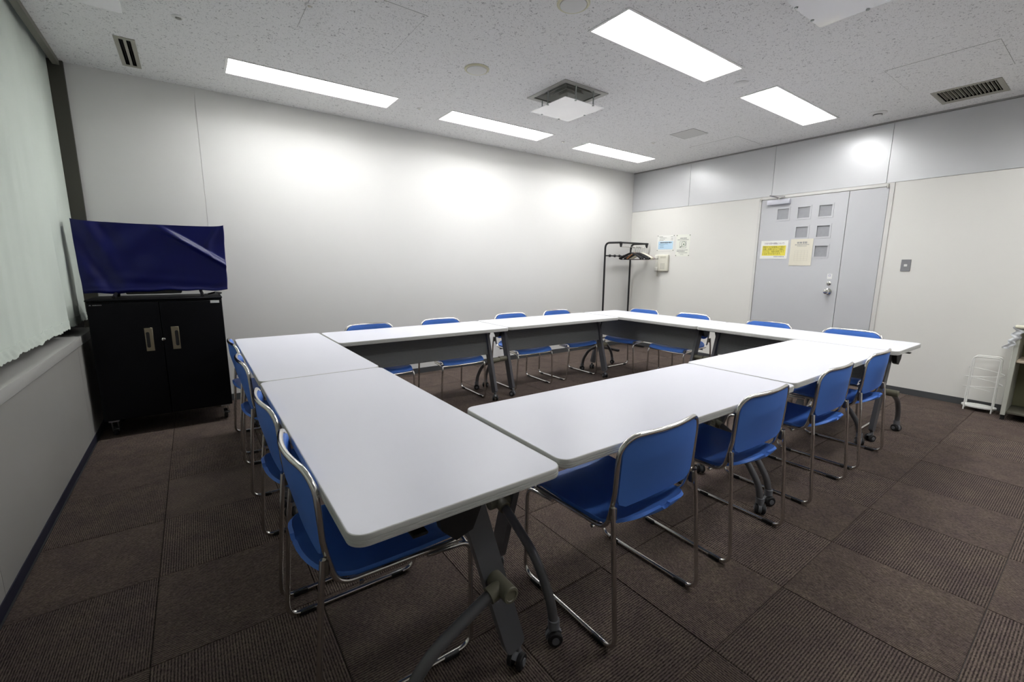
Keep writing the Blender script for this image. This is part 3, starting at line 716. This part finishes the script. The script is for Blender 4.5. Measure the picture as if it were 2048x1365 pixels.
# ================================================================== COAT RACK AND HANGERS
RX0, RX1, RY = 5.115, 5.705, 4.680
rk = thing('coat_rack', 'black tubular coat rack in the far corner', 'coat rack', ((RX0+RX1)/2, RY, 0))
rw = (RX1-RX0)/2
for s_ in (-1, 1):
    p = fillet([(s_*rw, 0, .03), (s_*rw, 0, 1.618), (s_*rw, -.30, 1.612)], [.085], 10)
    MB().tube(p, .0145, 14).build('post', BLACKM, rk)
    MB().rbox(s_*rw-.016, s_*rw+.016, -.36, .055, .004, .036, .008, 2).build('foot', BLACKM, rk)
    MB().prism([(-.030, 0), (.030, 0), (.010, -.075), (-.004, -.075)], -.010, .010, Matrix.Translation((s_*rw-.0*s_, -.300, 1.622)) @ Matrix.Rotation(PI/2, 4, 'X')).build('bracket', BLACKP, rk)
MB().cyl((-rw, -.30, 1.612), (rw+.03, -.30, 1.612), .0125, 12).build('top_bar', BLACKM, rk)
MB().cyl((-rw, -.300, 1.552), (rw, -.300, 1.552), .0055, 10).build('hanging_rod', CHROME, rk)
MB().cyl((-rw, 0, 1.428), (rw, 0, 1.428), .010, 12).build('hook_bar', BLACKM, rk)
for q in (-.19, -.08, .03, .14): MB().lathe([(.010, -.022), (.019, -.012), (.021, 0), (.019, .012), (.010, .022)], 16, Matrix.Translation((q, -.004, 1.428)) @ Matrix.Rotation(PI/2, 4, 'Y')).build('knob', BLACKP, rk)
MB().cyl((-rw, 0, .16), (rw, 0, .16), .009, 10).build('lower_bar', BLACKM, rk)

def hanger(label, x, m, tilt, thick=.012, w_=.21, shape=0, turn=0.):
    t = thing('coat_hanger', label, 'coat hanger', (x, RY-.300, 1.5585), 0, 'coat hangers on the rack')
    t.rotation_euler = (0, 0, PI/2+turn)
    hk = [(.020*math.cos(a), 0, -.019+.020*math.sin(a)) for a in [PI*k/10-.5 for k in range(0, 14)]]
    hook = MB().tube([Vector((-p[0], p[1], p[2])) for p in hk][::-1][1:]+[Vector((0, 0, -.045)), Vector((0, 0, -.085))] if False else [Vector(p) for p in hk[::-1]]+[Vector((.004, 0, -.050)), Vector((0, 0, -.092))], .0022, 6).build('hook', CHROME if m is not HANGB else BLACKM, t)
    sh = []
    for k in range(-10, 11):
        q = k/10; sh.append((q*w_, .014*q*q, -.088-.085*abs(q)**1.25))
    rr = [thick*(.55+.45*abs(k)/10) if shape else thick*.6 for k in range(-10, 11)]
    b = MB().tube(sh, rr, 10).build('shoulder', m, t)
    MB().tube(fillet([(-w_*.97, .013, -.170), (-w_*.9, .010, -.186), (w_*.9, .010, -.186), (w_*.97, .013, -.170)], .01, 4), .0045, 8).build('trouser_bar', m, t)
    return t
HX = [(5.345, HANGB, 0, .0145, .205, 'black hanger at the left end of the rod'), (5.385, HANGB, 0, .0145, .205, 'second black hanger from the left on the rod'),
      (5.425, HANGO, 0, .012, .12, 'orange-brown wooden hanger among the black ones'), (5.462, HANGB, 0, .0145, .205, 'black hanger just right of the brown hanger'),
      (5.500, HANGB, 0, .0145, .205, 'black hanger in the middle of the rod'), (5.540, HANGB, 0, .0145, .205, 'rightmost black hanger beside the cream ones'),
      (5.582, HANGW, 0, .018, .205, 'wide cream hanger next to the black hangers'), (5.622, HANGW, 0, .016, .205, 'second cream hanger from the right'), (5.660, HANGP, 0, .010, .215, 'thin mauve hanger at the right end of the rod')]
for i, (x, m, tl, th, w_, lb) in enumerate(HX): hanger(lb+' of the coat rack', x, m, tl, th, w_, 1, random.uniform(-.04, .04))

# ================================================================== RIGHT WALL THINGS
# wall telephone
ph = thing('wall_telephone', 'cream wall telephone with handset and coiled cord', 'telephone', M=onright(4.130, 1.325))
MB().rbox(-.075, .100, -.125, .120, 0, .045, .012, 3).build('body', CREAM, ph)
hs = MB().rbox(-.118, -.066, -.118, .112, .022, .050, .012, 3).rbox(-.120, -.062, .055, .118, .020, .066, .014, 3).rbox(-.120, -.062, -.124, -.062, .020, .066, .014, 3).build('handset', mat('cream_light', (.76, .75, .68), .4), ph)
for i in range(4):
    for j in range(3): MB().rbox(-.018+j*.026, -.002+j*.026, -.022-i*.022, -.008-i*.022, .044, .049, .002, 1).build('key', mat('key_grey', (.50, .48, .42), .5), ph)
MB().rbox(-.028, .072, .068, .100, .0445, .047, .001, 1).build('display', mat('display_cream', (.62, .60, .50), .4), ph)
coil = [(-.088+.010*math.cos(k*.9), -.124-.0016*k if k < 45 else -.196+.0016*(k-45), .025+.010*math.sin(k*.9)) for k in range(46)]
MB().tube([Vector(p) for p in coil]+[Vector((-.07, -.205, .02)), Vector((-.05, -.17, .018)), Vector((-.04, -.126, .018))], .0032, 6).build('coil_cord', mat('cord_cream', (.70, .69, .62), .5), ph)

def paper(name, label, y0, y1, z0, z1, m, rot=0., pins=None, curl=0., x=XR):
    M = onright((y0+y1)/2, (z0+z1)/2, x) @ Matrix.Rotation(rot, 4, 'Z')
    t = thing(name, label, 'notice', M=M); a, b = (y0-y1)/2, (z1-z0)/2
    MB().grid(lambda u, v: (-a+2*a*u, -b+2*b*v, .002+curl*(abs(2*u-1)**3)*v*v), 8, 8, .0008).build('sheet', m, t, 60)
    for (px, py) in (pins or []): MB().lathe([(.0065, .001), (.0065, .005), (.004, .0075)], 12, Matrix.Translation((px*a, py*b, .002))).build('pin', PINM, t)
    return t, a, b
def bars(t, rows, m, name='print_line', z=.0034):
    b_ = MB()
    for x0, x1, y, h in rows:
        x = x0; rnd = random.Random(int((x0+y)*10000))
        while x < x1:
            w_ = min(rnd.uniform(.6, 1.3)*h, x1-x); hh = h*rnd.uniform(.7, 1.0)
            b_.box(x, x+w_*.88, y-hh/2, y+hh/2, z-.0004, z); x += w_*1.12
    return b_.build(name, m, t, 0)
T4 = lambda x, y, z=.0036: Matrix.Translation((x, y, z))
# yellow notice on the door (door leaf stands 4 mm proud of nothing: use door face)
t, a, b = paper('yellow_notice', 'white notice with yellow text block taped on the grey door', 2.726, 2.414, 1.374, 1.590, PAPERW, -.010, x=XR-.006)
MB().box(-a*.86, a*.86, -b*.66, b*.44, .0030, .0034).build('yellow_block', PAPERY, t, 0)
text('title', '〈大きな音や振動について〉', .026, T4(-a*.74, b*.60), INKP, t, width=a*1.48)
for i, s_ in enumerate(('隣接するお部屋等より隣の', '部屋に影響をあたえて振動に', 'ついては、内線を制限されて', 'くるおそれがあります。')):
    text('body_text', s_, .028, T4(-a*.80, b*(.19-.245*i), .0040), INKO, t, width=a*(1.56 if i < 3 else 1.34))
bars(t, [(a*.05, a*.80, -b*.78, .011)], INKG)
# cream form on the door
t, a, b = paper('cream_form', 'cream paper form with a faint table, taped on the grey door', 2.386, 2.152, 1.292, 1.598, PAPERC, -.006, curl=.006, x=XR-.006)
bars(t, [(-a*.42, a*.52, b*.72, .024)], INKG, 'title'); bars(t, [(-a*.60, a*.68, b*.57, .010), (-a*.40, a*.45, b*.47, .007)], INKG)
g = MB(); faint = mat('ink_faint', (.55, .52, .43), .8)
for k in range(6): g.box(-a*.56, a*.62, b*(.12-.15*k)-.0008, b*(.12-.15*k)+.0008, .0030, .0034)
for k in range(5): g.box(-a*.56+k*a*.295-.0008, -a*.56+k*a*.295+.0008, -b*.63, b*.12, .0030, .0034)
g.build('table_lines', faint, t, 0)
# blue and white notice, magnifier notice beside the corner
P4 = [(-.93, -.93), (.93, -.93), (.93, .93), (-.93, .93)]
t, a, b = paper('blue_notice', 'pinned white and pale blue notice above the wall telephone', 4.262, 3.966, 1.503, 1.732, PAPERW, -.015, P4)
MB().box(-a*.84, a*.86, -b*.80, b*.22, .0030, .0034).build('blue_block', PAPERB, t, 0)
bars(t, [(-a*.78, -a*.35, b*.82, .010), (-a*.70, a*.1, b*.66, .008), (-a*.74, -a*.1, b*.50, .008), (-a*.75, -a*.25, b*.34, .008), (a*.55, a*.85, b*.78, .008), (a*.6, a*.85, b*.58, .008), (a*.58, a*.85, b*.40, .008)], INKG)
bars(t, [(-a*.62, a*.72, b*.06, .016)], INK, 'heading', .0038)
bars(t, [(-a*.72, -a*.1, -b*.16, .010), (-a*.62, -a*.2, -b*.34, .010), (-a*.62, -a*.15, -b*.54, .009), (-a*.1, a*.3, -b*.12, .009)], mat('ink_blue', (.20, .33, .42), .8), 'print_line', .0038)
t, a, b = paper('magnifier_notice', 'pinned white notice with a green magnifying-glass drawing', 3.934, 3.710, 1.420, 1.728, mat('paper_mint', (.79, .80, .72), .7), -.012, P4)
bars(t, [(-a*.45, a*.52, b*.66, .016), (-a*.80, a*.78, b*.52, .012)], INKG, 'heading')
green = mat('ink_green', (.20, .27, .20), .8)
MB().slab(-a*.46, a*.50, -b*.24, b*.38, .0030, .0034, [(-a*.42, a*.46, -b*.215, b*.355)]).build('picture_frame', INKG, t, 0)
mg = MB().tube([(a*.10+.034*math.cos(q), b*.13+.034*math.sin(q), .0036) for q in [2*PI*k/24 for k in range(24)]], .0025, 6, True).tube([(a*.10-.025, b*.13-.026, .0036), (-a*.36, -b*.15, .0036)], [.003, .007], 8)
mg.lathe([(.013, 0), (.012, .001)], 16, T4(a*.12, b*.10, .003)); mg.build('magnifier_drawing', green, t)
bars(t, [(-a*.82, a*.74, -b*.42, .010), (-a*.82, a*.35, -b*.54, .016), (-a*.55, a*.74, -b*.68, .009), (-a*.3, a*.2, -b*.83, .007)], INKG)
# light switch
sw = thing('light_switch', 'grey metal light switch plate beside the door', 'light switch', M=onright(1.310, 1.297))
MB().rbox(-.037, .037, -.058, .058, 0, .008, .002, 1).build('plate', mat('plate_grey', (.30, .30, .31), .4, .5), sw)
MB().rbox(-.013, .013, -.012, .012, .008, .012, .002, 1).build('rocker', WHITEP, sw)

# ---- umbrella stand
us = thing('umbrella_stand', 'white wire umbrella stand with an oval base by the right wall', 'umbrella stand', (5.690, .622, 0))
for q, dxx in ((0, -.055), (1, .035)):
    p = fillet([(dxx-.008, .088, .0), (dxx, .082, .492), (dxx, -.088, .498), (dxx-.008, -.086, .0)], [.030, .030], 7)
    MB().tube(p, .0055, 10).build('hoop', WIREW, us)
hel = []
for k in range(91):
    a_ = 2*PI*2.25*k/90+.4; hel.append((-.010+.064*math.sin(a_), .120*math.cos(a_), .385-.21*k/90))
MB().tube(hel, .0032, 8).build('spiral_wire', WIREW, us)
ov = [(-.010+.078*math.cos(2*PI*k/32), .112*math.sin(2*PI*k/32)) for k in range(32)]
MB().prism(ov, .034, .046).build('base_tray', WIREW, us)

# ---- shelf unit
sh = thing('shelf_unit', 'pale grey open shelf unit at the right edge of the picture', 'shelf', (5.62, .10, 0))
SD0, SD1 = -.145, .180
for yy in (.340, -.62): MB().rbox(SD0, SD1, yy, yy+.030, .045, .775, .002, 1).build('side_panel', SHELFM, sh)
MB().rbox(SD0-.004, SD1, -.625, .374, .775, .797, .002, 1).build('top_board', SHELFM, sh)
MB().rbox(SD0+.012, SD1, -.589, .339, .500, .518, .002, 1).build('shelf_board', mat('shelf_wood', (.55, .46, .36), .5), sh)
MB().box(SD1-.010, SD1-.002, -.589, .339, .08, .774).build('back_panel', mat('shelf_back', (.16, .155, .085), .6), sh, 0)
MB().rbox(SD0+.012, SD1, -.589, .339, .060, .078, .002, 1).build('bottom_board', mat('shelf_bottom', (.10, .095, .07), .6), sh)
for yy in (.355, -.605): 
    for xx in (SD0+.03, SD1-.03): MB().cyl((xx, yy, 0), (xx, yy, .045), .014, 12).build('foot', BLACKP, sh)
bg = thing('plastic_bag', 'white plastic umbrella bag hanging from the shelf corner', 'bag', (5.478, .468, .800))
rnd = random.Random(4)
MB().grid(lambda u, v: (-.012-.012*v+.010*math.sin(v*14+u*5), -.040+.055*u*(1-.3*v)+.062*v*v+.010*math.sin(v*22), .004-.19*v), 8, 26, .004).build('sheet', BAGM, bg, 60)
MB().rbox(-.030, .030, -.058, .012, -.012, .012, .008, 2).build('cap', mat('bag_cap', (.78, .75, .60), .4), bg)
